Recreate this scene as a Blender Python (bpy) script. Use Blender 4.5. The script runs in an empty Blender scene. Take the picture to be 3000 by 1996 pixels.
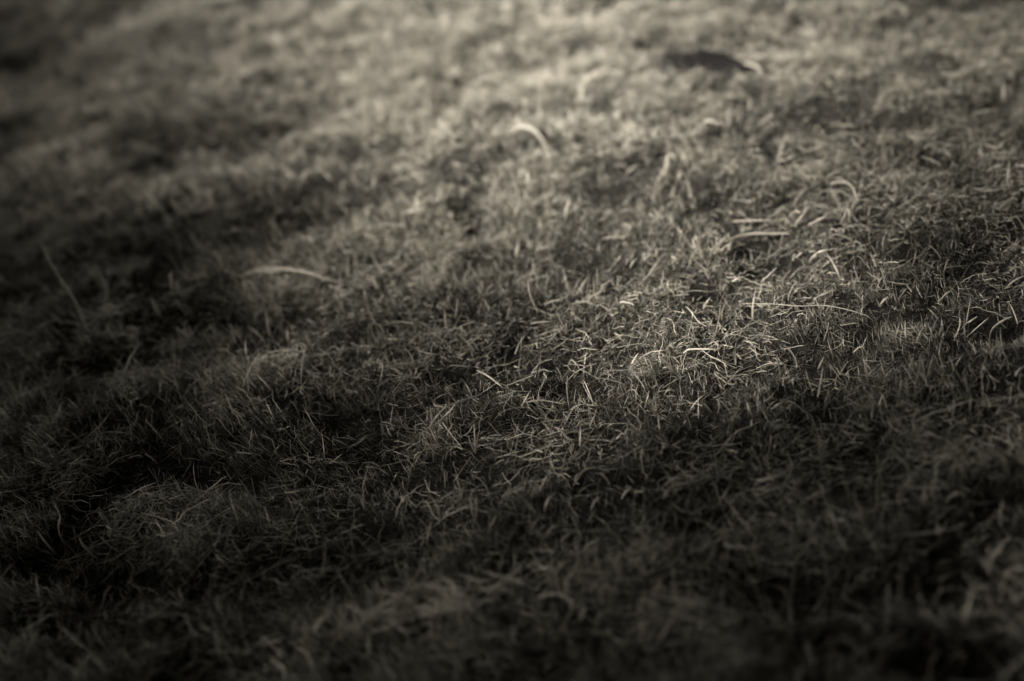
import bpy, math
import numpy as np
from mathutils import Matrix, Vector

rng = np.random.default_rng(7)
S = bpy.context.scene
col = S.collection

# ------------------------------------------------------------------ camera
PITCH, ROLL, SLOPE, HC = math.radians(28.5), math.radians(3.5), 0.12, 0.69
FPX = 4900.0                                    # focal length in pixels of a 3000 wide frame
F = np.array([0, math.cos(PITCH), -math.sin(PITCH)])
R0 = np.array([1.0, 0, 0]); U0 = np.array([0, math.sin(PITCH), math.cos(PITCH)])
R = math.cos(ROLL) * R0 - math.sin(ROLL) * U0
U = math.sin(ROLL) * R0 + math.cos(ROLL) * U0
CAM = np.array([0, 0, HC])
cam = bpy.data.cameras.new('camera'); co = bpy.data.objects.new('camera', cam); col.objects.link(co)
cam.sensor_width = 36; cam.lens = 36 * FPX / 3000.0
cam.clip_start = 0.02; cam.clip_end = 2000
co.matrix_world = Matrix(((R[0], U[0], -F[0], CAM[0]), (R[1], U[1], -F[1], CAM[1]), (R[2], U[2], -F[2], CAM[2]), (0, 0, 0, 1)))
S.camera = co
cam.dof.use_dof = True
_d = F + (998 - 1200) / FPX * U; cam.dof.focus_distance = HC / -(_d[2] - SLOPE * _d[0])
cam.dof.aperture_fstop = 2.45

# ------------------------------------------------------------------ sky, sun, exposure
SUN = np.array([-0.76, -0.34, 0.52]); SUN /= np.linalg.norm(SUN)
el = math.asin(SUN[2]); az = math.atan2(SUN[0], SUN[1])
w = bpy.data.worlds.new('World'); S.world = w; w.use_nodes = True
nt = w.node_tree; nt.nodes.clear()
sky = nt.nodes.new('ShaderNodeTexSky'); sky.sky_type = 'NISHITA'; sky.sun_disc = False
sky.air_density = 0.25; sky.dust_density = 0.0; sky.altitude = 1500; sky.sun_elevation = el; sky.sun_rotation = az
hs = nt.nodes.new('ShaderNodeHueSaturation'); hs.inputs['Saturation'].default_value = 0.04
bg = nt.nodes.new('ShaderNodeBackground'); bg.inputs['Strength'].default_value = 0.05
wo = nt.nodes.new('ShaderNodeOutputWorld')
nt.links.new(sky.outputs[0], hs.inputs['Color']); nt.links.new(hs.outputs[0], bg.inputs['Color']); nt.links.new(bg.outputs[0], wo.inputs['Surface'])
sl = bpy.data.lights.new('sun', 'SUN'); so = bpy.data.objects.new('sun', sl); col.objects.link(so)
sl.energy = 5.0; sl.angle = math.radians(2.2); sl.color = (1.0, 0.958, 0.93)
so.rotation_euler = Vector(SUN.tolist()).to_track_quat('Z', 'Y').to_euler()
S.cycles.use_denoising = True; S.cycles.use_adaptive_sampling = False
S.view_settings.view_transform = 'Standard'; S.view_settings.look = 'None'
S.view_settings.exposure = 3.0; S.view_settings.gamma = 1.0

# ------------------------------------------------------------------ terrain height
class Noise:
    """smooth value noise on a lattice, vectorised"""
    def __init__(self, seed): self.t = np.random.default_rng(seed).random((256, 256))
    def __call__(self, x, y, f):
        x = np.asarray(x) * f; y = np.asarray(y) * f
        xi = np.floor(x).astype(int); yi = np.floor(y).astype(int); u = x - xi; v = y - yi
        u = u * u * (3 - 2 * u); v = v * v * (3 - 2 * v); t = self.t
        a = t[xi & 255, yi & 255]; b = t[(xi + 1) & 255, yi & 255]; c = t[xi & 255, (yi + 1) & 255]; d = t[(xi + 1) & 255, (yi + 1) & 255]
        return (a * (1 - u) + b * u) * (1 - v) + (c * (1 - u) + d * u) * v
N1, N2, N3, N4, N5 = (Noise(k) for k in (11, 12, 13, 14, 15))

def base_h(x, y):
    big = SLOPE * 4.0 * np.tanh(np.asarray(x) / 4.0)
    b = (N1(x, y, 3.1) - .5) * .008 + (N2(x, y, 8.3) - .5) * .007 + (N3(x, y, 21) - .5) * .016 + (N4(x, y, 43) - .5) * .012
    return big + b
HOL = []                                        # hollows: x, y, matrix to the unit circle, depth
def hol_r2(x, y, hx, hy, A):
    dx = x - hx; dy = y - hy
    return (A[0, 0] * dx + A[0, 1] * dy) ** 2 + (A[1, 0] * dx + A[1, 1] * dy) ** 2
def height(x, y):
    h = base_h(x, y)
    for hx, hy, A, d in HOL:
        h = h - d * np.exp(-hol_r2(x, y, hx, hy, A))
    return h
def hollow_mask(x, y):
    m = np.zeros_like(np.asarray(x, float))
    for hx, hy, A, d in HOL:
        m = np.maximum(m, np.exp(-hol_r2(x, y, hx, hy, A) ** 1.5))
    return m
def ray(px, py):
    return F + (px - 1500) / FPX * R + (998 - py) / FPX * U
def spot(px, py, hf=base_h):
    """ground point seen at a photo pixel (3000 wide)"""
    d = ray(px, py); t = 1.0
    for _ in range(60):
        p = CAM + t * d
        t -= (p[2] - float(hf(p[0], p[1]))) / (d[2] - SLOPE * d[0]) * .8
    p = CAM + t * d
    return p[0], p[1], float(hf(p[0], p[1])), t
def to_px(P):
    v = P - CAM; z = v @ F
    return 1500 + FPX * (v @ R) / z, 998 - FPX * (v @ U) / z, z

# hollows and bare spots, in photo pixels: centre, half width, half height, depth in m
for px, py, wx, wy, d in [(1795, 586, 85, 28, .05), (1382, 650, 44, 26, .05), (1430, 553, 110, 28, .022), (790, 600, 150, 36, .03),
                          (500, 415, 110, 34, .035), (100, 50, 190, 50, .035), (40, 215, 60, 40, .03), (1075, 775, 80, 30, .018),
                          (2330, 825, 80, 24, .018), (2930, 965, 120, 42, .024), (1390, 1395, 230, 52, .020), (2470, 1750, 420, 62, .024),
                          (1010, 1235, 120, 46, .02), (620, 960, 200, 40, .02), (2600, 375, 60, 22, .016), (1600, 1080, 60, 24, .014),
                          (2350, 1010, 60, 20, .014), (2640, 360, 160, 22, .014), (2860, 300, 120, 22, .014), (2050, 620, 90, 16, .008),
                          (1050, 990, 130, 30, .016), (1150, 1540, 130, 40, .02), (2210, 275, 34, 18, .016), (2100, 1450, 110, 30, .014),
                          (1500, 1250, 120, 30, .016), (280, 1060, 240, 40, .02), (700, 1420, 300, 60, .02), (1850, 1400, 160, 26, .014),
                          (2060, 212, 175, 32, .0), (2950, 1450, 120, 40, .02), (2030, 1560, 160, 30, .016), (2800, 1960, 260, 60, .025), (350, 1750, 300, 60, .02)]:
    x, y, z, t = spot(px, py)
    a = spot(px + wx, py); b = spot(px, py - wy)
    HOL.append((x, y, np.linalg.inv(np.array([[a[0] - x, b[0] - x], [a[1] - y, b[1] - y]])), d * .8))

def tag(o, label=None, cat=None, group=None, kind=None):
    if label: o['label'] = label
    if cat: o['category'] = cat
    if group: o['group'] = group
    if kind: o['kind'] = kind
    return o

def mesh_obj(name, V, faces, mat, parent=None, smooth=True, tone=None):
    """V (n,3); faces: list of int arrays (m,3) / (m,4)"""
    me = bpy.data.meshes.new(name)
    V = np.asarray(V, np.float32)
    me.vertices.add(len(V)); me.vertices.foreach_set('co', V.ravel())
    faces = [np.asarray(f, np.int32) for f in (faces if isinstance(faces, list) else [faces]) if len(f)]
    nl = sum(f.size for f in faces); nf = sum(len(f) for f in faces)
    me.loops.add(nl); me.polygons.add(nf)
    me.loops.foreach_set('vertex_index', np.concatenate([f.ravel() for f in faces]))
    cnt = np.concatenate([np.full(len(f), f.shape[1]) for f in faces])
    me.polygons.foreach_set('loop_start', np.concatenate([[0], np.cumsum(cnt)[:-1]]).astype(np.int32))
    me.polygons.foreach_set('use_smooth', np.full(nf, smooth))
    me.update(calc_edges=True)
    if tone is not None:
        a = me.attributes.new('tone', 'FLOAT', 'POINT'); a.data.foreach_set('value', np.asarray(tone, np.float32))
    me.materials.append(mat)
    o = bpy.data.objects.new(name, me); col.objects.link(o)
    if parent: o.parent = parent
    return o

# ------------------------------------------------------------------ materials
def ground_mat():
    m = bpy.data.materials.new('soil'); m.use_nodes = True; n = m.node_tree
    b = n.nodes['Principled BSDF']; b.inputs['Roughness'].default_value = .95; b.inputs['Specular IOR Level'].default_value = .1
    tc = n.nodes.new('ShaderNodeTexCoord')
    t1 = n.nodes.new('ShaderNodeTexNoise'); t1.inputs['Scale'].default_value = 60; t1.inputs['Detail'].default_value = 8
    n.links.new(tc.outputs['Object'], t1.inputs['Vector'])
    r = n.nodes.new('ShaderNodeValToRGB')
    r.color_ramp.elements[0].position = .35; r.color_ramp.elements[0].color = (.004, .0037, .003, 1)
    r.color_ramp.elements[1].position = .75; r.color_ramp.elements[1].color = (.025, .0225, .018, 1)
    n.links.new(t1.outputs['Fac'], r.inputs['Fac']); n.links.new(r.outputs[0], b.inputs['Base Color'])
    bp = n.nodes.new('ShaderNodeBump'); bp.inputs['Strength'].default_value = .7; bp.inputs['Distance'].default_value = .004
    n.links.new(t1.outputs['Fac'], bp.inputs['Height']); n.links.new(bp.outputs[0], b.inputs['Normal'])
    return m

def blade_mat(name, stops, trans=.35, rough=.55):
    m = bpy.data.materials.new(name); m.use_nodes = True; n = m.node_tree; n.nodes.clear()
    out = n.nodes.new('ShaderNodeOutputMaterial')
    at = n.nodes.new('ShaderNodeAttribute'); at.attribute_name = 'tone'
    r = n.nodes.new('ShaderNodeValToRGB'); el_ = r.color_ramp.elements
    while len(el_) < len(stops): el_.new(.5)
    for e, (p, c) in zip(el_, stops): e.position = p; e.color = (*c, 1)
    n.links.new(at.outputs['Fac'], r.inputs['Fac'])
    tc = n.nodes.new('ShaderNodeTexCoord'); tn = n.nodes.new('ShaderNodeTexNoise'); tn.inputs['Scale'].default_value = 260; tn.inputs['Detail'].default_value = 3
    n.links.new(tc.outputs['Object'], tn.inputs['Vector'])
    mr = n.nodes.new('ShaderNodeMapRange'); mr.inputs[1].default_value = .3; mr.inputs[2].default_value = .7; mr.inputs[3].default_value = .65; mr.inputs[4].default_value = 1.2
    n.links.new(tn.outputs['Fac'], mr.inputs[0])
    mx = n.nodes.new('ShaderNodeVectorMath'); mx.operation = 'SCALE'
    n.links.new(r.outputs[0], mx.inputs[0]); n.links.new(mr.outputs[0], mx.inputs['Scale'])
    b = n.nodes.new('ShaderNodeBsdfPrincipled'); b.inputs['Roughness'].default_value = rough; b.inputs['Specular IOR Level'].default_value = .3
    tr = n.nodes.new('ShaderNodeBsdfTranslucent')
    n.links.new(mx.outputs[0], b.inputs['Base Color']); n.links.new(mx.outputs[0], tr.inputs['Color'])
    ms = n.nodes.new('ShaderNodeMixShader'); ms.inputs[0].default_value = trans
    n.links.new(b.outputs[0], ms.inputs[1]); n.links.new(tr.outputs[0], ms.inputs[2]); n.links.new(ms.outputs[0], out.inputs['Surface'])
    return m

M_soil = ground_mat()
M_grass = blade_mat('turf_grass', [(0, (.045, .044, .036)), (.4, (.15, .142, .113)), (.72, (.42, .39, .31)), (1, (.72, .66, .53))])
M_dry = blade_mat('dry_straw', [(0, (.20, .18, .145)), (1, (.56, .51, .41))], .2)
M_leaf = blade_mat('added_tree_leaf', [(0, (.040, .044, .030)), (1, (.08, .085, .055))], .06)

# ------------------------------------------------------------------ ground sheet
def axis(lo, hi, step, far):
    a = np.arange(lo, hi + 1e-6, step); g = [step]; 
    out = []; v = 0
    while v < far: 
        out.append(v := v + g[-1]); g.append(g[-1] * 1.18)
    out = np.array(out)
    return np.concatenate([lo - out[::-1], a, hi + out])
gx = axis(-1.6, 1.6, .010, 400); gy = axis(.2, 4.6, .010, 400)
X, Y = np.meshgrid(gx, gy, indexing='ij')
Z = height(X, Y) + (N4(X, Y, 55) - .5) * .004 + (N5(X, Y, 110) - .5) * .002
nx_, ny_ = X.shape
idx = np.arange(nx_ * ny_).reshape(nx_, ny_)
q = np.stack([idx[:-1, :-1], idx[1:, :-1], idx[1:, 1:], idx[:-1, 1:]], -1).reshape(-1, 4)
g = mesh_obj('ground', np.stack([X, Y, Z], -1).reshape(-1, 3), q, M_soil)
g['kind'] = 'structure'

# ------------------------------------------------------------------ wanted share of sun on the ground, steers the added tree's leaves
LX = np.array([60, 300, 636, 900, 1145, 1527, 1909, 2291, 2650, 2940.]); LY = np.array([64, 220, 382, 573, 764, 954, 1145, 1336, 1527, 1718, 1909.])
LT = np.array(
[[76, 186, 385, 497, 652, 708, 637, 349, 293, 226],
[108, 220, 382, 562, 655, 677, 623, 329, 231, 188],
[98, 120, 305, 542, 643, 698, 759, 420, 217, 198],
[43, 37, 86, 273, 408, 491, 766, 356, 184, 280],
[12, 15, 36, 88, 192, 295, 605, 407, 226, 259],
[4, 7, 18, 53, 189, 220, 281, 240, 169, 167],
[2, 4, 11, 54, 162, 133, 178, 218, 142, 167],
[2, 4, 13, 54, 70, 65, 142, 205, 132, 149],
[2, 2, 3, 18, 47, 62, 84, 105, 80, 75],
[2, 2, 2, 11, 29, 30, 21, 35, 13, 5],
[2, 2, 2, 6, 21, 34, 12, 12, 6, 2]]
) / 1000.
def through(px, py):
    px = np.clip(px, 60, 2939); py = np.clip(py, 64, 1908)
    i = np.clip(np.searchsorted(LX, px) - 1, 0, len(LX) - 2); j = np.clip(np.searchsorted(LY, py) - 1, 0, len(LY) - 2)
    u = (px - LX[i]) / (LX[i + 1] - LX[i]); v = (py - LY[j]) / (LY[j + 1] - LY[j])
    L = (LT[j, i] * (1 - u) + LT[j, i + 1] * u) * (1 - v) + (LT[j + 1, i] * (1 - u) + LT[j + 1, i + 1] * u) * v
    return np.clip(L, .002, 1)

# ------------------------------------------------------------------ grass blades
def sweep(P, W, side, tone, ncut=None):
    """ribbons. P (n,k,3) spine points, W (n,k) half widths, side (n,k,3) unit vectors -> verts, quads, tone"""
    n, k, _ = P.shape
    L = P - side * W[..., None]; Rr = P + side * W[..., None]
    V = np.stack([L, Rr], 2).reshape(n, k * 2, 3)
    base = (np.arange(n) * 2 * k)[:, None, None]
    j = np.arange(k - 1)
    q = np.stack([2 * j, 2 * j + 1, 2 * j + 3, 2 * j + 2], -1)[None] + base
    return V.reshape(-1, 3), q.reshape(-1, 4), (np.repeat(tone, 2 * k) if tone.ndim == 1 else np.repeat(tone, 2, axis=1).ravel())

def make_blades(x, y, length, width, up, lean, bend, tone, k=5, rg=rng, phi=None):
    """upright curved blades; up (n,3) growth axis, lean initial tilt, bend extra tilt to the tip"""
    n = len(x); phi = rg.random(n) * 2 * np.pi if phi is None else phi
    d = np.stack([np.cos(phi), np.sin(phi), np.zeros(n)], -1)
    up = up / np.linalg.norm(up, axis=1, keepdims=True)
    d -= up * np.sum(d * up, 1, keepdims=True); d /= np.linalg.norm(d, axis=1, keepdims=True)
    sd = np.cross(up, d)
    P = np.zeros((n, k, 3)); P[:, 0] = np.stack([x, y, height(x, y) - .002], -1)
    ang = lean.copy(); side = np.zeros((n, k, 3)); tw = (rg.random(n) - .5) * 2.4; tw0 = rg.random(n) * np.pi * .6
    swirl = (rg.random(n) - .5) * 1.0
    for i in range(1, k):
        ang = ang + bend / (k - 1)
        dd = d * np.cos(swirl * i / k)[:, None] + sd * np.sin(swirl * i / k)[:, None]
        st = up * np.cos(ang)[:, None] + dd * np.sin(ang)[:, None]
        P[:, i] = P[:, i - 1] + st * (length / (k - 1))[:, None]
    T = np.gradient(P, axis=1); T /= np.linalg.norm(T, axis=2, keepdims=True) + 1e-9
    for i in range(k):
        a = tw0 + tw * i / k
        b = np.cross(T[:, i], d); nb = np.linalg.norm(b, axis=1, keepdims=True); b = np.where(nb > 1e-3, b / np.maximum(nb, 1e-3), sd)
        c = np.cross(T[:, i], b)
        side[:, i] = b * np.cos(a)[:, None] + c * np.sin(a)[:, None]
    prof = np.interp(np.linspace(0, 1, k), [0, .3, .7, 1], [.75, 1, .7, .06])
    return sweep(P, width[:, None] * .5 * prof[None], side, tone)

def make_strands(x, y, z0, length, width, tone, k=7, kink=.5, rise=.25, rg=rng, azim=None):
    """dead stems lying in the turf, crooked"""
    n = len(x); phi = rg.random(n) * 2 * np.pi if azim is None else azim
    el_ = (rg.random(n) - .35) * rise * 2
    P = np.zeros((n, k, 3)); P[:, 0] = np.stack([x, y, height(x, y) + z0], -1)
    for i in range(1, k):
        phi = phi + rg.normal(0, kink, n); el_ = el_ * .8 + rg.normal(0, rise * .7, n) - .03
        st = np.stack([np.cos(phi) * np.cos(el_), np.sin(phi) * np.cos(el_), np.sin(el_) + SLOPE * np.cos(phi) * .9], -1)
        P[:, i] = P[:, i - 1] + st * (length / (k - 1))[:, None]
        P[:, i, 2] = np.maximum(P[:, i, 2], height(P[:, i, 0], P[:, i, 1]) + .002)
    T = np.gradient(P, axis=1); T /= np.linalg.norm(T, axis=2, keepdims=True) + 1e-9
    ref = rg.normal(0, 1, (n, 1, 3)) * np.array([.6, .6, 1.0])
    side = np.cross(T, np.broadcast_to(ref, T.shape)); side /= np.linalg.norm(side, axis=2, keepdims=True) + 1e-9
    prof = np.interp(np.linspace(0, 1, k), [0, .2, .8, 1], [.8, 1, .8, .25])
    return sweep(P, width[:, None] * .5 * prof[None], side, tone)

def scatter(n, box, dens, rg=rng):
    """n tries in a box, kept with probability dens(x, y, px, py, z)"""
    x = rg.uniform(box[0], box[1], n); y = rg.uniform(box[2], box[3], n)
    P = np.stack([x, y, height(x, y)], -1); px, py, z = to_px(P)
    keep = rg.random(n) < dens(x, y, px, py, z)
    return x[keep], y[keep], px[keep], py[keep], z[keep]

def inside(px, py, z, m):
    return (z > .3) & (px > -m) & (px < 3000 + m) & (py > -m) & (py < 1996 + m)

def patch(x, y):            # clumps, 0..1
    return .5 * N1(x + 5, y, 14) + .3 * N2(x, y + 3, 33) + .2 * N3(x + 1, y, 80)

def where(zone, x, y, px, py, z):
    ring = (np.abs(x) < 2.5) & (y > .05) & (y < 4.7); seen = inside(px, py, z, 350) & ring
    return seen if zone == 0 else (ring & ~seen if zone == 1 else ~ring)

def fit(z):                 # fewer and broader blades where they are small in the picture
    return np.clip((z / 1.7) ** 1.6, 1, 4.5)

def emit_green(tries, box, zone, lod_extra, rg):
    def dens(x, y, px, py, z):
        c = patch(x, y); c = c * .6 + .4 * (.6 * N3(x, y, 21) + .4 * N4(x, y, 43)); d = np.clip((c + .25 * (N5(x, y, 130) - .5) - .36) * 5.0, .04, 1); d = d + (.8 - d) * np.clip((y - 1.6) / 1.6, 0, .6); d = d * (1 - .88 * hollow_mask(x, y))
        return np.where(where(zone, x, y, px, py, z), d / fit(z), 0)
    x, y, px, py, z = scatter(tries, box, dens, rg); n = len(x)
    c = patch(x, y); f = np.sqrt(fit(z) * lod_extra)
    c_ = np.arange(n) // 9 * 9; own = rg.random(n) < .35; sp_ = .0028 * f
    near_ = np.argsort(np.floor(x / .02) * 4000 + np.floor(y / .02), kind='stable'); x = x[near_]; y = y[near_]; px = px[near_]; py = py[near_]; f = f[near_]; c = c[near_]
    ok = (~own) & (np.hypot(x - x[c_], y - y[c_]) < .03)
    x = np.where(ok, x[c_] + rg.normal(0, 1, n) * sp_, x); y = np.where(ok, y[c_] + rg.normal(0, 1, n) * sp_, y)
    tl = rg.normal(0, .13, n)[c_] * ok
    left = np.clip((1500 - px) / 1500, 0, 1); low = np.clip((py - 900) / 1100, 0, 1)
    length = (.0045 + .0095 * rg.random(n) ** 1.7) * np.exp(tl * 1.5) * (.6 + .85 * c) * (1 + .45 * left + .45 * low) * f ** .3
    length = np.where(rg.random(n) < .03, length * 1.8, length)
    width = (.00032 + .0009 * rg.random(n) ** 2.4) * f ** .9 * (.85 + .3 * low)
    up = np.stack([-.25 - .45 * left + (N2(x, y, 6) - .5) * 1.1, (N3(x, y, 6) - .5) * 1.1, np.ones(n)], -1)
    lean = np.abs(rg.normal(.05, .48, n)); bend = rg.normal(.35, .6, n)
    tone = np.clip(.36 + .30 * (N4(x, y, 9) - .5) + .45 * (N5(x, y, 35) - .5) + rg.normal(0, .22, n) + tl, 0, 1)
    tone = np.where(rg.random(n) < .12, np.clip(tone + .45, 0, 1), tone)
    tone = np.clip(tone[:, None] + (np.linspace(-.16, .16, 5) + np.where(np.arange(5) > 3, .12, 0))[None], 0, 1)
    return make_blades(x, y, length, width, up, lean, bend, tone, 5, rg)

def emit_dry(tries, box, zone, lod_extra, rg):
    def dens(x, y, px, py, z):
        c = .5 * N4(x + 2, y, 11) + .3 * N5(x, y, 30) + .2 * N1(x, y, 70); d = np.clip((c - .33) * 3.0, .05, 1) * (1 - .8 * hollow_mask(x, y))
        return np.where(where(zone, x, y, px, py, z), d / fit(z), 0)
    x, y, px, py, z = scatter(tries, box, dens, rg); n = len(x); f = np.sqrt(fit(z) * lod_extra)
    length = (.005 + .022 * rg.random(n) ** 2.4) * f ** .3 * (1 + .9 * np.clip((py - 900) / 900, 0, 1))
    width = (.0004 + .0007 * rg.random(n) ** 2.5) * f ** .9
    tone = np.clip(rg.normal(.68, .27, n), 0, 1)
    return make_strands(x, y, .001 + .010 * rg.random(n), length, width, tone, 6, .27, .30, rg)

def emit_long(tries, box, rg):
    """scattered longer blades, pale in place of glints; on the left they lean alike to suggest streaked blur"""
    def dens(x, y, px, py, z):
        l = np.clip((1500 - px) / 1300, 0, 1); w_ = np.clip((py - 150) / 500, .15, 1)
        return np.where(inside(px, py, z, 300), (.45 + .55 * l) * w_ * np.clip((N2(x, y, 17) - .25) * 2, .1, 1), 0)
    x, y, px, py, z = scatter(tries, box, dens, rg); n = len(x); l = np.clip((1500 - px) / 1000, 0, 1)
    up = np.stack([-.35 * l + rg.normal(0, .2, n), rg.normal(0, .2, n), np.ones(n)], -1)
    phi = np.pi + rg.normal(0, .5, n) * (1 + 4 * (1 - l))
    length = (.012 + .020 * rg.random(n) ** 1.8); tone = np.clip(rg.normal(.80, .18, n), 0, 1)  # light tone imitates glints on blades in the shade
    return make_blades(x, y, length, .0008 + .0011 * rg.random(n), up, np.abs(rg.normal(.15, .25, n)), rg.normal(.55, .4, n), tone, 6, rg, phi)

def emit_litter(tries, box, rg):
    dens = lambda x, y, px, py, z: np.where(inside(px, py, z, 300), 1 / fit(z) ** 1.2, 0)
    x, y, px, py, z = scatter(tries, box, dens, rg); n = len(x); f = np.sqrt(fit(z))
    return make_strands(x, y, .0005 + .003 * rg.random(n), (.003 + .009 * rg.random(n)) * f, (.0004 + .0008 * rg.random(n)) * f, np.clip(rg.normal(.16, .14, n), 0, .6), 4, .5, .3, rg)

def join(parts):
    V = []; Q = []; T = []; o = 0
    for v, q_, t in parts: V.append(v); Q.append(q_ + o); T.append(t); o += len(v)
    return np.concatenate(V), np.concatenate(Q), np.concatenate(T)

main = (-1.9, 1.9, .15, 4.6)
ring, outer = (-2.5, 2.5, .05, 4.7), (-5, 5, -2, 9)
parts = [emit_green(4600000, main, 0, 1.0, rng), emit_dry(1400000, main, 0, 1.0, rng), emit_litter(900000, main, rng), emit_long(110000, main, rng),
         emit_green(2800000, ring, 1, 2.2, rng), emit_dry(800000, ring, 1, 2.2, rng),
         emit_green(700000, outer, 2, 14.0, rng), emit_dry(150000, outer, 2, 14.0, rng)]
V, Q, T = join(parts)
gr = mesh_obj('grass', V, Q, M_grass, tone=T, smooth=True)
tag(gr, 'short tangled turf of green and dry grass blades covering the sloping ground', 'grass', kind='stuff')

# ------------------------------------------------------------------ single stems, blades and tufts one can point to in the turf
def on_ray(px, py, lift):
    return np.array(spot(px, py, lambda a, b: height(a, b) + lift)[:3])
def stand_pt(basept, px, py):
    d = ray(px, py); t = (basept[1] - CAM[1] - .004) / d[1]
    return CAM + d * t
def curve(P, k):
    P = np.asarray(P); n = len(P)
    if n == 2: P = np.array([P[0], P.mean(0) + [0, 0, .0008], P[1]]); n = 3
    E = np.vstack([2 * P[0] - P[1], P, 2 * P[-1] - P[-2]]); o = []
    for s_ in np.linspace(0, n - 1 - 1e-6, k):
        i = int(s_); u = s_ - i; a, b, c, d = E[i:i + 4]
        o.append(.5 * ((2 * b) + (c - a) * u + (2 * a - 5 * b + 4 * c - d) * u * u + (3 * b - a - 3 * c + d) * u ** 3))
    return np.array(o)
rs = np.random.default_rng(5)
def stem_geo(P, wpx, flat=.45, taper='tip'):
    """a stem or blade with an oval section; wpx = its width in photo pixels"""
    k = max(10, 4 * len(P)); C = curve(P, k); z = (C - CAM) @ F
    wd = wpx * (.68 if wpx < 12 else .5) / FPX * z * .5; u = np.linspace(0, 1, k)
    prof = np.interp(u, [0, .12, .6, .9, 1], [.7, 1, .9, .55, .08]) if taper == 'tip' else np.interp(u, [0, .06, .5, .94, 1], [.15, .9, 1, .8, .15])
    C = C + rs.normal(0, 1, C.shape) * (wd * .10)[:, None]
    T = np.gradient(C, axis=0); T /= np.linalg.norm(T, axis=1, keepdims=True)
    A = np.cross(T, F); A /= np.linalg.norm(A, axis=1, keepdims=True) + 1e-9; B = np.cross(T, A)
    tw = rs.uniform(-.4, .4) + rs.uniform(-.7, .7) * u
    A2 = A * np.cos(tw)[:, None] + B * np.sin(tw)[:, None]; B2 = np.cross(T, A2)
    m = 8; th = np.linspace(0, 2 * np.pi, m, endpoint=False)
    r = (wd * prof)[:, None, None]
    V = C[:, None] + A2[:, None] * np.cos(th)[None, :, None] * r + B2[:, None] * (np.sin(th) * np.where(np.abs(np.cos(th)) < .5, .6, 1))[None, :, None] * r * flat
    i = np.arange(m); q = [np.stack([j * m + i, j * m + (i + 1) % m, (j + 1) * m + (i + 1) % m, (j + 1) * m + i], -1) for j in range(k - 1)]
    return V.reshape(-1, 3), np.concatenate(q)
def pts(path, kind, arch=0.0):
    n = len(path)
    if kind == 'stand':
        b = on_ray(*path[0], -.002); return [b] + [stand_pt(b, *p) for p in path[1:]]
    return [on_ray(*p, .010 + arch * math.sin(math.pi * i / (n - 1))) for i, p in enumerate(path)]
def stem(name, label, cat, path, w_, kind='lie', arch=.004, tone=.6, group=None, flat=.45, taper=None):
    V, Q = stem_geo(pts(path, kind, arch), w_, flat, taper or ('tip' if kind == 'stand' else 'both'))
    o_ = V.mean(0) if kind == 'lie' else V[0]
    ob = mesh_obj(name, V - o_, Q, M_dry, None, True, np.full(len(V), tone)); ob.location = o_.tolist()
    return tag(ob, label, cat, group)
def tuft(label, bases, tips, w_, tone=.6, name='grass_tuft', group=None):
    """an upright tuft: every blade a part"""
    b0 = on_ray(*bases, 0.0)
    e = bpy.data.objects.new(name, None); col.objects.link(e); e.location = b0.tolist(); tag(e, label, 'grass tuft', group)
    for j, tp_ in enumerate(tips):
        tp_ = list(tp_); off = (bases[0] + rs.uniform(-3, 3), bases[1] + rs.uniform(-2, 2))
        mid = [((off[0] * .45 + tp_[0] * .55) + rs.uniform(-3, 3) - (tp_[0] - off[0]) * .12, off[1] * .5 + tp_[1] * .5)]
        V, Q = stem_geo(pts([off] + mid + [tp_], 'stand'), w_ * rs.uniform(.8, 1.15), .35)
        mesh_obj('blade', V - b0, Q, M_dry, e, True, np.full(len(V), np.clip(tone + rs.normal(0, .1), 0, 1)))
    return e
GS = 'dry stems lying across the turf'; GB = 'single tall blades standing out of the turf'
L_ = lambda label, path, w_, **k: stem('dry_stem', label, 'dry stem', path, w_, group=GS, **k)
B_ = lambda label, path, w_, **k: stem('grass_shoot', label, 'grass shoot', path, w_, kind='stand', group=GB, **k)
L_('longest bright straw lying level beside the fan shaped tuft right of centre', [(2127, 703), (2187, 686), (2250, 684), (2318, 684)], 8, tone=.8, arch=.003)
L_('level straw lying just above the longest bright straw', [(2144, 649), (2220, 646), (2293, 647)], 6, tone=.6)
L_('thick slanted straw at the right end of the two level straws', [(2331, 655), (2352, 632), (2373, 611)], 9, tone=.9)
L_('curved straw rising rightwards beyond the thick slanted straw', [(2365, 662), (2407, 640), (2454, 626)], 8, tone=.8, arch=.008)
L_('small angled straw perched above the right end of the level straws', [(2310, 636), (2327, 620), (2346, 624)], 5, tone=.9)
L_('looping straw bent over like a hook in the upper right turf', [(2429, 539), (2467, 533), (2496, 547), (2513, 590)], 7, tone=.85, arch=.012)
L_('long thin wavy strand trailing level across the right middle of the turf', [(2161, 890), (2263, 891), (2340, 897), (2424, 896), (2526, 920), (2560, 941)], 4.5, tone=.35)
L_('knotted pale strand arching level below the middle right turf', [(2000, 1036), (2025, 1023), (2093, 1024), (2140, 1031)], 8, tone=.8, arch=.01)
L_('wide pale flattened blade of the crossed pair right of centre', [(1882, 824), (1915, 797), (1950, 775)], 13, tone=.95, flat=.25)
L_('narrower steeper blade of the crossed pair right of centre', [(1898, 806), (1922, 776), (1940, 750)], 9, tone=.9, flat=.3)
L_('bright white tapered straw sloping down to the right at the centre', [(1395, 1085), (1428, 1101), (1471, 1134)], 8, tone=1)
L_('long arched stem in the dark hollow just below the centre', [(1255, 1257), (1293, 1204), (1339, 1180), (1412, 1155)], 8, tone=.55, arch=.014)
L_('thin straw with a bright swollen tip left of the two blade tuft', [(1297, 1238), (1305, 1250), (1356, 1316)], 6, tone=.9)
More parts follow.
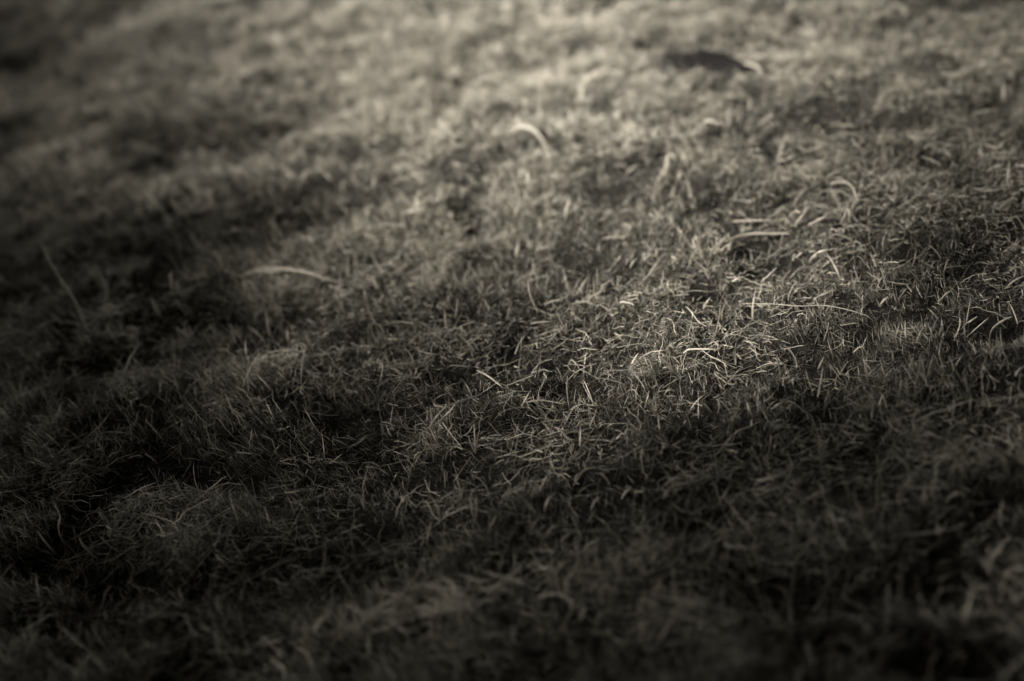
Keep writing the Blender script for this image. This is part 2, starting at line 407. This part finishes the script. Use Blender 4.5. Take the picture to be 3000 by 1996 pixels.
L_('bright flat blade lying slanted over the darkest hollow below centre', [(1679, 1423), (1713, 1388), (1747, 1370)], 13, tone=1, flat=.3)
L_('straight thin straw slanting up at the left rim of the darkest hollow', [(1327, 1415), (1355, 1374), (1382, 1336)], 5, tone=.6)
L_('level thin stem crossing under a vertical one right below centre', [(1535, 1180), (1585, 1173), (1658, 1185)], 7, tone=.65)
L_('small straw bent into a sharp point right below centre', [(1664, 1076), (1675, 1055), (1698, 1080)], 7, tone=.9, arch=.008)
L_('short level straw near the middle of the picture', [(1552, 949), (1580, 944), (1611, 943)], 6, tone=.8)
L_('wide blurred straw slanting up at the lower right of the sharp turf', [(2212, 1409), (2263, 1398), (2335, 1366)], 12, tone=.85)
L_('forked pale straw pointing down left in the lower middle dark turf', [(1641, 1585), (1675, 1558), (1705, 1538)], 8, tone=.6)
L_('crooked straw meeting the forked pale straw from the left', [(1595, 1578), (1612, 1551), (1640, 1540), (1705, 1537)], 6, tone=.5, arch=.01)
L_('straight straw slanting up at the bottom below the matted straw', [(1119, 1852), (1152, 1825), (1187, 1801)], 7, tone=.5)
L_('hooked straw near the bottom edge right of the matted straw', [(1501, 1880), (1508, 1845), (1525, 1828), (1555, 1818)], 10, tone=.5, arch=.01)
L_('short bright level straw in the dark turf left of centre bottom', [(833, 1444), (865, 1441), (900, 1432)], 9, tone=.7)
L_('long blurred stem arching over the shaded turf at middle left', [(696, 812), (785, 786), (891, 797), (940, 812), (1005, 832)], 9, tone=.5, arch=.012)
L_('second thinner stem lying along the long arched one at middle left', [(760, 800), (840, 792), (900, 802), (975, 826)], 8, tone=.6, arch=.008)
L_('brownish arched strand above the right middle turf', [(2382, 746), (2445, 729), (2496, 731)], 5, tone=.3, arch=.014)
L_('short broad pale scrap of leaf below the longest bright straw', [(2331, 756), (2345, 744), (2361, 737)], 14, tone=.85, flat=.3)
L_('crossing straw running to the right edge in the upper right turf', [(2925, 433), (2948, 410), (2967, 390)], 7, tone=.7, arch=.012)
L_('short straw leaning against the crossing straw near the right edge', [(2882, 424), (2925, 437)], 6, tone=.6)
L_('faint straight straw sloping down in the upper right turf', [(2696, 458), (2728, 470), (2759, 484)], 5, tone=.5)
L_('thin straw slanting up in the sharp turf near the right edge', [(2755, 581), (2775, 561), (2798, 539)], 5, tone=.65)
L_('pale straw ridge joined to a thin one at lower right of centre', [(2259, 1200), (2290, 1178), (2326, 1160)], 8, tone=.6)
L_('soft slanting stem in the blurred right foreground', [(2747, 1703), (2775, 1688), (2800, 1676)], 18, tone=.5)
L_('pale blurred straw arching round the right end of the dark lump', [(2176, 184), (2208, 192), (2230, 210), (2228, 246)], 13, tone=.4, arch=.004)
L_('blurred looped blade in the bright turf above the centre', [(1500, 396), (1518, 373), (1556, 376), (1587, 407), (1615, 464)], 16, tone=.3, arch=.012)
B_('tall curved blade rising above the bright turf just above the centre', [(1505, 640), (1520, 594), (1513, 551), (1496, 500)], 13, tone=.55)
B_('small upright blade to the right of the tall curved one', [(1657, 648), (1660, 615), (1668, 582)], 11, tone=.9)
B_('broad triangular leaf tip standing pale above the sharp turf', [(1952, 512), (1954, 480), (1957, 448)], 26, tone=.55)
B_('wide out of focus blade leaning left above the looped blade', [(1441, 426), (1416, 382), (1384, 348)], 20, tone=.55)
B_('broad very blurred blade near the top edge', [(1753, 106), (1735, 80), (1711, 52)], 30, tone=.55)
B_('tall blurred straw leaning right in the upper right turf', [(2274, 505), (2285, 450), (2307, 384)], 8, tone=.45)
B_('short pale spike above the looping straw at upper right', [(2528, 507), (2520, 490), (2510, 466)], 9, tone=.9)
B_('longest dim blade leaning left at the far left', [(259, 979), (222, 886), (172, 809), (119, 716)], 9, tone=.5)
B_('dim broad bent blade right of the longest left one', [(297, 909), (314, 858), (290, 790)], 15, tone=.6)
B_('single leaning blade in the dark turf left of centre', [(475, 934), (458, 905), (441, 871)], 11, tone=.8)
B_('fine dim blade leaning left below the dark left middle', [(700, 1297), (668, 1262), (628, 1214)], 6, tone=.8)
B_('fine pale blade leaning left, left of the other fine ones', [(488, 1297), (460, 1268), (424, 1227)], 8, tone=.7)
B_('leftmost of the three curved blades in the lower left dark', [(172, 1633), (138, 1595), (108, 1555)], 11, tone=.9)
B_('middle of the three curved blades in the lower left dark', [(286, 1638), (247, 1602), (230, 1572)], 11, tone=1)
B_('straight right one of the three pale blades in the lower left dark', [(331, 1607), (312, 1590), (291, 1570)], 10, tone=.95)
B_('tall wavy blade above the three curved blades at lower left', [(192, 1606), (171, 1551), (175, 1508), (147, 1462)], 12, tone=.55)
B_('thin pale blade curving at the left below the middle', [(465, 1364), (448, 1345), (422, 1328)], 9, tone=.9)
B_('bright short blade in the dark turf right of the lower left corner', [(850, 1558), (838, 1540), (823, 1515)], 11, tone=.9)
B_('long leaning blade rising from the bottom edge at left', [(664, 1960), (641, 1910), (628, 1833)], 11, tone=.5)
B_('low pale blade leaning left near the lower left edge', [(429, 1756), (412, 1732), (389, 1710)], 11, tone=.6)
B_('soft lowest blade in the lower left corner', [(188, 1825), (175, 1805), (155, 1780)], 13, tone=.6)
B_('thin upright stem crossing the level one right below centre', [(1672, 1210), (1662, 1153), (1662, 1100)], 7, tone=.7)
B_('pale bent blade in the blurred lower right foreground', [(2482, 1622), (2468, 1586), (2440, 1552)], 17, tone=.95)
B_('blurred upright stem above the pale bent lower right blade', [(2413, 1464), (2410, 1440), (2408, 1412)], 14, tone=.7)
B_('large soft blade end in the blurred right foreground', [(2752, 1584), (2750, 1560), (2746, 1530)], 26, tone=.7)
B_('leaning pale blade near the right edge below the middle', [(2851, 1380), (2836, 1358), (2818, 1335)], 12, tone=.7)
B_('tall bent stalk with a kink at the right edge', [(2899, 1020), (2904, 970), (2940, 938), (2968, 927)], 10, tone=.85)
B_('stub of a blade standing above the kinked stalk', [(2932, 922), (2930, 905), (2926, 888)], 12, tone=.8)
B_('curved bright dry blade right of the lower middle', [(2213, 1224), (2196, 1204), (2188, 1176)], 11, tone=.95)
B_('blurred upright stalk in the right foreground turf', [(2675, 1262), (2682, 1210), (2704, 1190)], 13, tone=.6)
B_('straight blurred stalk further right in the foreground turf', [(2841, 1216), (2842, 1185), (2843, 1155)], 12, tone=.6)
B_('leaning pointed leaf among dark gaps right of the middle', [(2579, 904), (2586, 884), (2603, 869)], 11, tone=.95)
B_('slim stalk bending left in the turf above the centre right', [(1581, 922), (1554, 866), (1547, 820)], 9, tone=.85)
B_('pale leaning blade just left of the centre tuft', [(1378, 854), (1342, 824), (1328, 795)], 10, tone=.85)
B_('single straight spike left of the picture centre', [(1335, 939), (1339, 905), (1342, 875)], 10, tone=.85)
B_('thin curved dark turf blade left of the centre', [(1222, 1087), (1206, 1045), (1181, 1011)], 6, tone=.6)
tuft('fan shaped pale tuft at the left end of the longest bright straw', (2095, 750), [(2102, 690), (2128, 690), (2116, 700), (2084, 700), (2072, 722), (2140, 712)], 8, 1)
tuft('broad pale tuft just left of the fan shaped one', (2048, 750), [(2036, 684), (2028, 700), (2052, 692), (2020, 716)], 12, .95)
tuft('small bright tuft of spread blades left of centre', (1418, 873), [(1396, 816), (1411, 820), (1440, 832), (1452, 850), (1400, 838)], 9, .95)
tuft('two blade upright tuft above the darkest hollow', (1393, 1332), [(1387, 1236), (1371, 1274), (1404, 1262)], 9, .75)
tuft('tall forked sprig standing in the lower middle', (1390, 1536), [(1374, 1452), (1395, 1452)], 8, .75)
tuft('bright winged sprig at the right middle below the edge hollow', (2815, 962), [(2864, 927), (2811, 930), (2838, 944)], 13, .95)
tuft('soft star shaped tuft in the lower right turf', (1883, 1610), [(1843, 1568), (1903, 1583), (1872, 1575), (1858, 1590)], 13, .75)
tuft('blurred pale tuft in the middle of the dark left side', (270, 1180), [(262, 1135), (240, 1150), (225, 1165), (300, 1150), (282, 1142)], 14, .6)
tuft('faint pale tuft in the shade left below the centre', (1212, 1115), [(1200, 1080), (1222, 1078), (1235, 1092), (1190, 1096)], 9, .75)
tuft('low pale tuft right of the picture centre', (1655, 985), [(1640, 950), (1660, 945), (1680, 960), (1630, 965)], 8, .85)

# strands combed into a flat mat in the lower middle
Vs, Qs, Ts, off = [], [], [], 0
for i in range(70):
    u = rs.normal(0, .55); v = rs.normal(0, 1.2)
    cx, cy = 1262 + 190 * u, 1757 - 34 * u + 20 * v
    l_ = rs.uniform(40, 105); a_ = math.radians(rs.normal(12, 24)); bnd = rs.normal(0, 15)
    path = [(cx - l_ * math.cos(a_), cy + l_ * math.sin(a_)), (cx, cy + bnd), (cx + l_ * math.cos(a_), cy - l_ * math.sin(a_) + rs.normal(0, 6))]
    P = [on_ray(*p, .013 + .010 * rs.random() + (.006 if j_ == 1 else 0)) for j_, p in enumerate(path)]
    V, Q = stem_geo(P, rs.uniform(4, 8), .5, "both")
    Vs.append(V); Qs.append(Q + off); off += len(V); Ts.append(np.full(len(V), np.clip(rs.normal(.9, .15), 0, 1)))
V = np.concatenate(Vs); o_ = V.mean(0)
mt = mesh_obj('matted_straw', V - o_, np.concatenate(Qs), M_dry, None, True, np.concatenate(Ts)); mt.location = o_.tolist()
tag(mt, 'flattened mat of combed pale straw lying in the dark turf at the lower middle', 'straw mat')

# ------------------------------------------------------------------ low dark lump in the blurred far turf
import bmesh
prof = [(1912, 192, 208), (1935, 186, 214), (1975, 180, 214), (2010, 176, 214), (2050, 170, 213), (2070, 165, 215), (2100, 171, 219), (2130, 181, 225), (2160, 194, 227), (2185, 200, 224), (2204, 206, 216)]
bm = bmesh.new(); rings = []
for px_, yt, yb in prof:
    b_ = on_ray(px_, yb + 4, -.002); t_ = stand_pt(b_, px_, yt)
    hgt = max(t_[2] - b_[2], .003); dep = .010 + hgt * 1.1; ring = []
    for a_ in np.linspace(0, 2 * math.pi, 14, endpoint=False):
        jx = rs.normal(0, .0012, 3)
        c_ = math.cos(a_); s_ = math.sin(a_)
        ring.append(bm.verts.new((b_[0] + jx[0], b_[1] + dep * .9 - dep * c_ + jx[1], b_[2] - .004 + (hgt * .68 + .006) * max(s_, -.3) + jx[2])))
    rings.append(ring)
for a, b in zip(rings[:-1], rings[1:]):
    for i in range(14): bm.faces.new((a[i], a[(i + 1) % 14], b[(i + 1) % 14], b[i]))
bm.faces.new(rings[0]); bm.faces.new(rings[-1][::-1]); bmesh.ops.recalc_face_normals(bm, faces=bm.faces)
M_lump = ground_mat(); M_lump.name = 'dark_lump'
M_lump.node_tree.nodes['Color Ramp'].color_ramp.elements[1].color = (.006, .0055, .005, 1)
me = bpy.data.meshes.new('lump'); bm.to_mesh(me); bm.free()
me.polygons.foreach_set('use_smooth', np.full(len(me.polygons), True)); me.materials.append(M_lump)
st = bpy.data.objects.new('lump', me); col.objects.link(st)
tag(st, 'low dark arched lump half sunk in the bright blurred turf near the top', 'lump')

# ------------------------------------------------------------------ unseen tree added to shape the light, its leaves spread to the wanted shade
rt = np.random.default_rng(31)
n = 1100000
gxr = rt.uniform(-3.4, 3.4, n); gyr = rt.uniform(-1.2, 6.5, n)
Gp = np.stack([gxr, gyr, SLOPE * gxr], -1)
px, py, z = to_px(Gp)
T = np.where(z > .35, through(px, py), .01)
LEAF_A = .045 * .075 * .62
per = 6.8 * 7.7 * .80 / n
want = -np.log(T) * per / (LEAF_A * .5)  # leaf density set from the sunlight wanted at each ground point
k = rt.random(n) < want
Pl = Gp[k] + SUN * rt.uniform(4.6, 7.0, k.sum())[:, None]
n = 420000                                       # more added crown to block sky light, overhead and at the sides, clear of the gap
E = np.stack([rt.uniform(-15, 13, n), rt.uniform(-13, 15, n), rt.uniform(0, 1, n)], -1)
rr = ((E[:, 0] + 1) / 14) ** 2 + ((E[:, 1] - 1) / 14) ** 2
E[:, 2] = 3.6 + 4.2 * E[:, 2] - 2.6 * np.clip(rr, 0, 1) ** 3 + np.maximum(E[:, 0], 0) * .12
G2 = E - SUN * (E[:, 2] / (SUN[2] - SLOPE * SUN[0]))[:, None]
ok = (rr < 1) & ~((np.abs(G2[:, 0]) < 3.4) & (G2[:, 1] > -1.2) & (G2[:, 1] < 6.5))
E = E[ok]
def leaves_mesh(C, sl_, sw_, rg):
    n = len(C)
    a = rg.normal(0, 1, (n, 3)); a /= np.linalg.norm(a, axis=1, keepdims=True)
    b = np.cross(a, rg.normal(0, 1, (n, 3))); b /= np.linalg.norm(b, axis=1, keepdims=True)
    c = np.cross(a, b)
    pts = [(-.5, 0, 0), (-.15, .5, .06), (.2, .42, .06), (.5, 0, -.05), (.2, -.42, .06), (-.15, -.5, .06)]
    V = np.stack([C + a * (u * sl_) + b * (v * sw_) + c * (w_ * sl_) for u, v, w_ in pts], 1).reshape(-1, 3)
    i = (np.arange(n) * 6)[:, None]
    q = np.concatenate([i + np.array([[0, 1, 2, 3]]), i + np.array([[0, 3, 4, 5]])])
    return V, q, np.repeat(rg.random(n), 6)
def tube(P, rad, m=8):
    P = np.asarray(P, float); k = len(P); T = np.gradient(P, axis=0); T /= np.linalg.norm(T, axis=1, keepdims=True)
    ref = np.array([.3, .9, .2]); A = np.cross(T, ref); A /= np.linalg.norm(A, axis=1, keepdims=True); B = np.cross(T, A)
    th = np.linspace(0, 2 * np.pi, m, endpoint=False)
    V = P[:, None] + (A[:, None] * np.cos(th)[None, :, None] + B[:, None] * np.sin(th)[None, :, None]) * np.asarray(rad)[:, None, None]
    V = V.reshape(-1, 3); i = np.arange(m); q = []
    for j in range(k - 1):
        q.append(np.stack([j * m + i, j * m + (i + 1) % m, (j + 1) * m + (i + 1) % m, (j + 1) * m + i], -1))
    return V, np.concatenate(q), np.full(len(V), .5)
M_bark = blade_mat('bark', [(0, (.05, .045, .035)), (1, (.16, .14, .11))], 0.0, .9)
cen = Pl.mean(0)
tb = np.array([-5.6, -4.6, 0]); tb[2] = float(height(tb[0], tb[1])) - .05
te = bpy.data.objects.new('added_shade_tree', None); col.objects.link(te); te.location = tb.tolist()
tag(te, 'added leafy tree out of view, its crown shaped to shade the near turf', 'tree')
V, Q, T_ = join([leaves_mesh(Pl, .075, .045, rt), leaves_mesh(E, .23, .17, rt)])
cr = mesh_obj('crown', V - tb, Q, M_leaf, te, False, T_)
fork = np.array([tb[0] + .2, tb[1] + .1, 2.6])
tp = [tb, tb + (fork - tb) * [.15, .1, .3], tb + (fork - tb) * [.6, .55, .7], fork]
parts = [tube(np.array(tp), [.24, .18, .16, .14], 14)]
for i in range(40):                              # limbs reach into the thick of the crown, not across the gap
    e = E[rt.integers(len(E))]
    if e[1] > -3.6: continue
    mid = fork * .5 + e * .5 + rt.normal(0, .25, 3)
    parts.append(tube(np.array([fork, fork * .7 + mid * .3 + [0, 0, .1], mid, e]), [.07, .05, .03, .008], 7))
V, Q, T_ = join(parts)
mesh_obj('trunk', V - tb, Q, M_bark, te, True, T_)
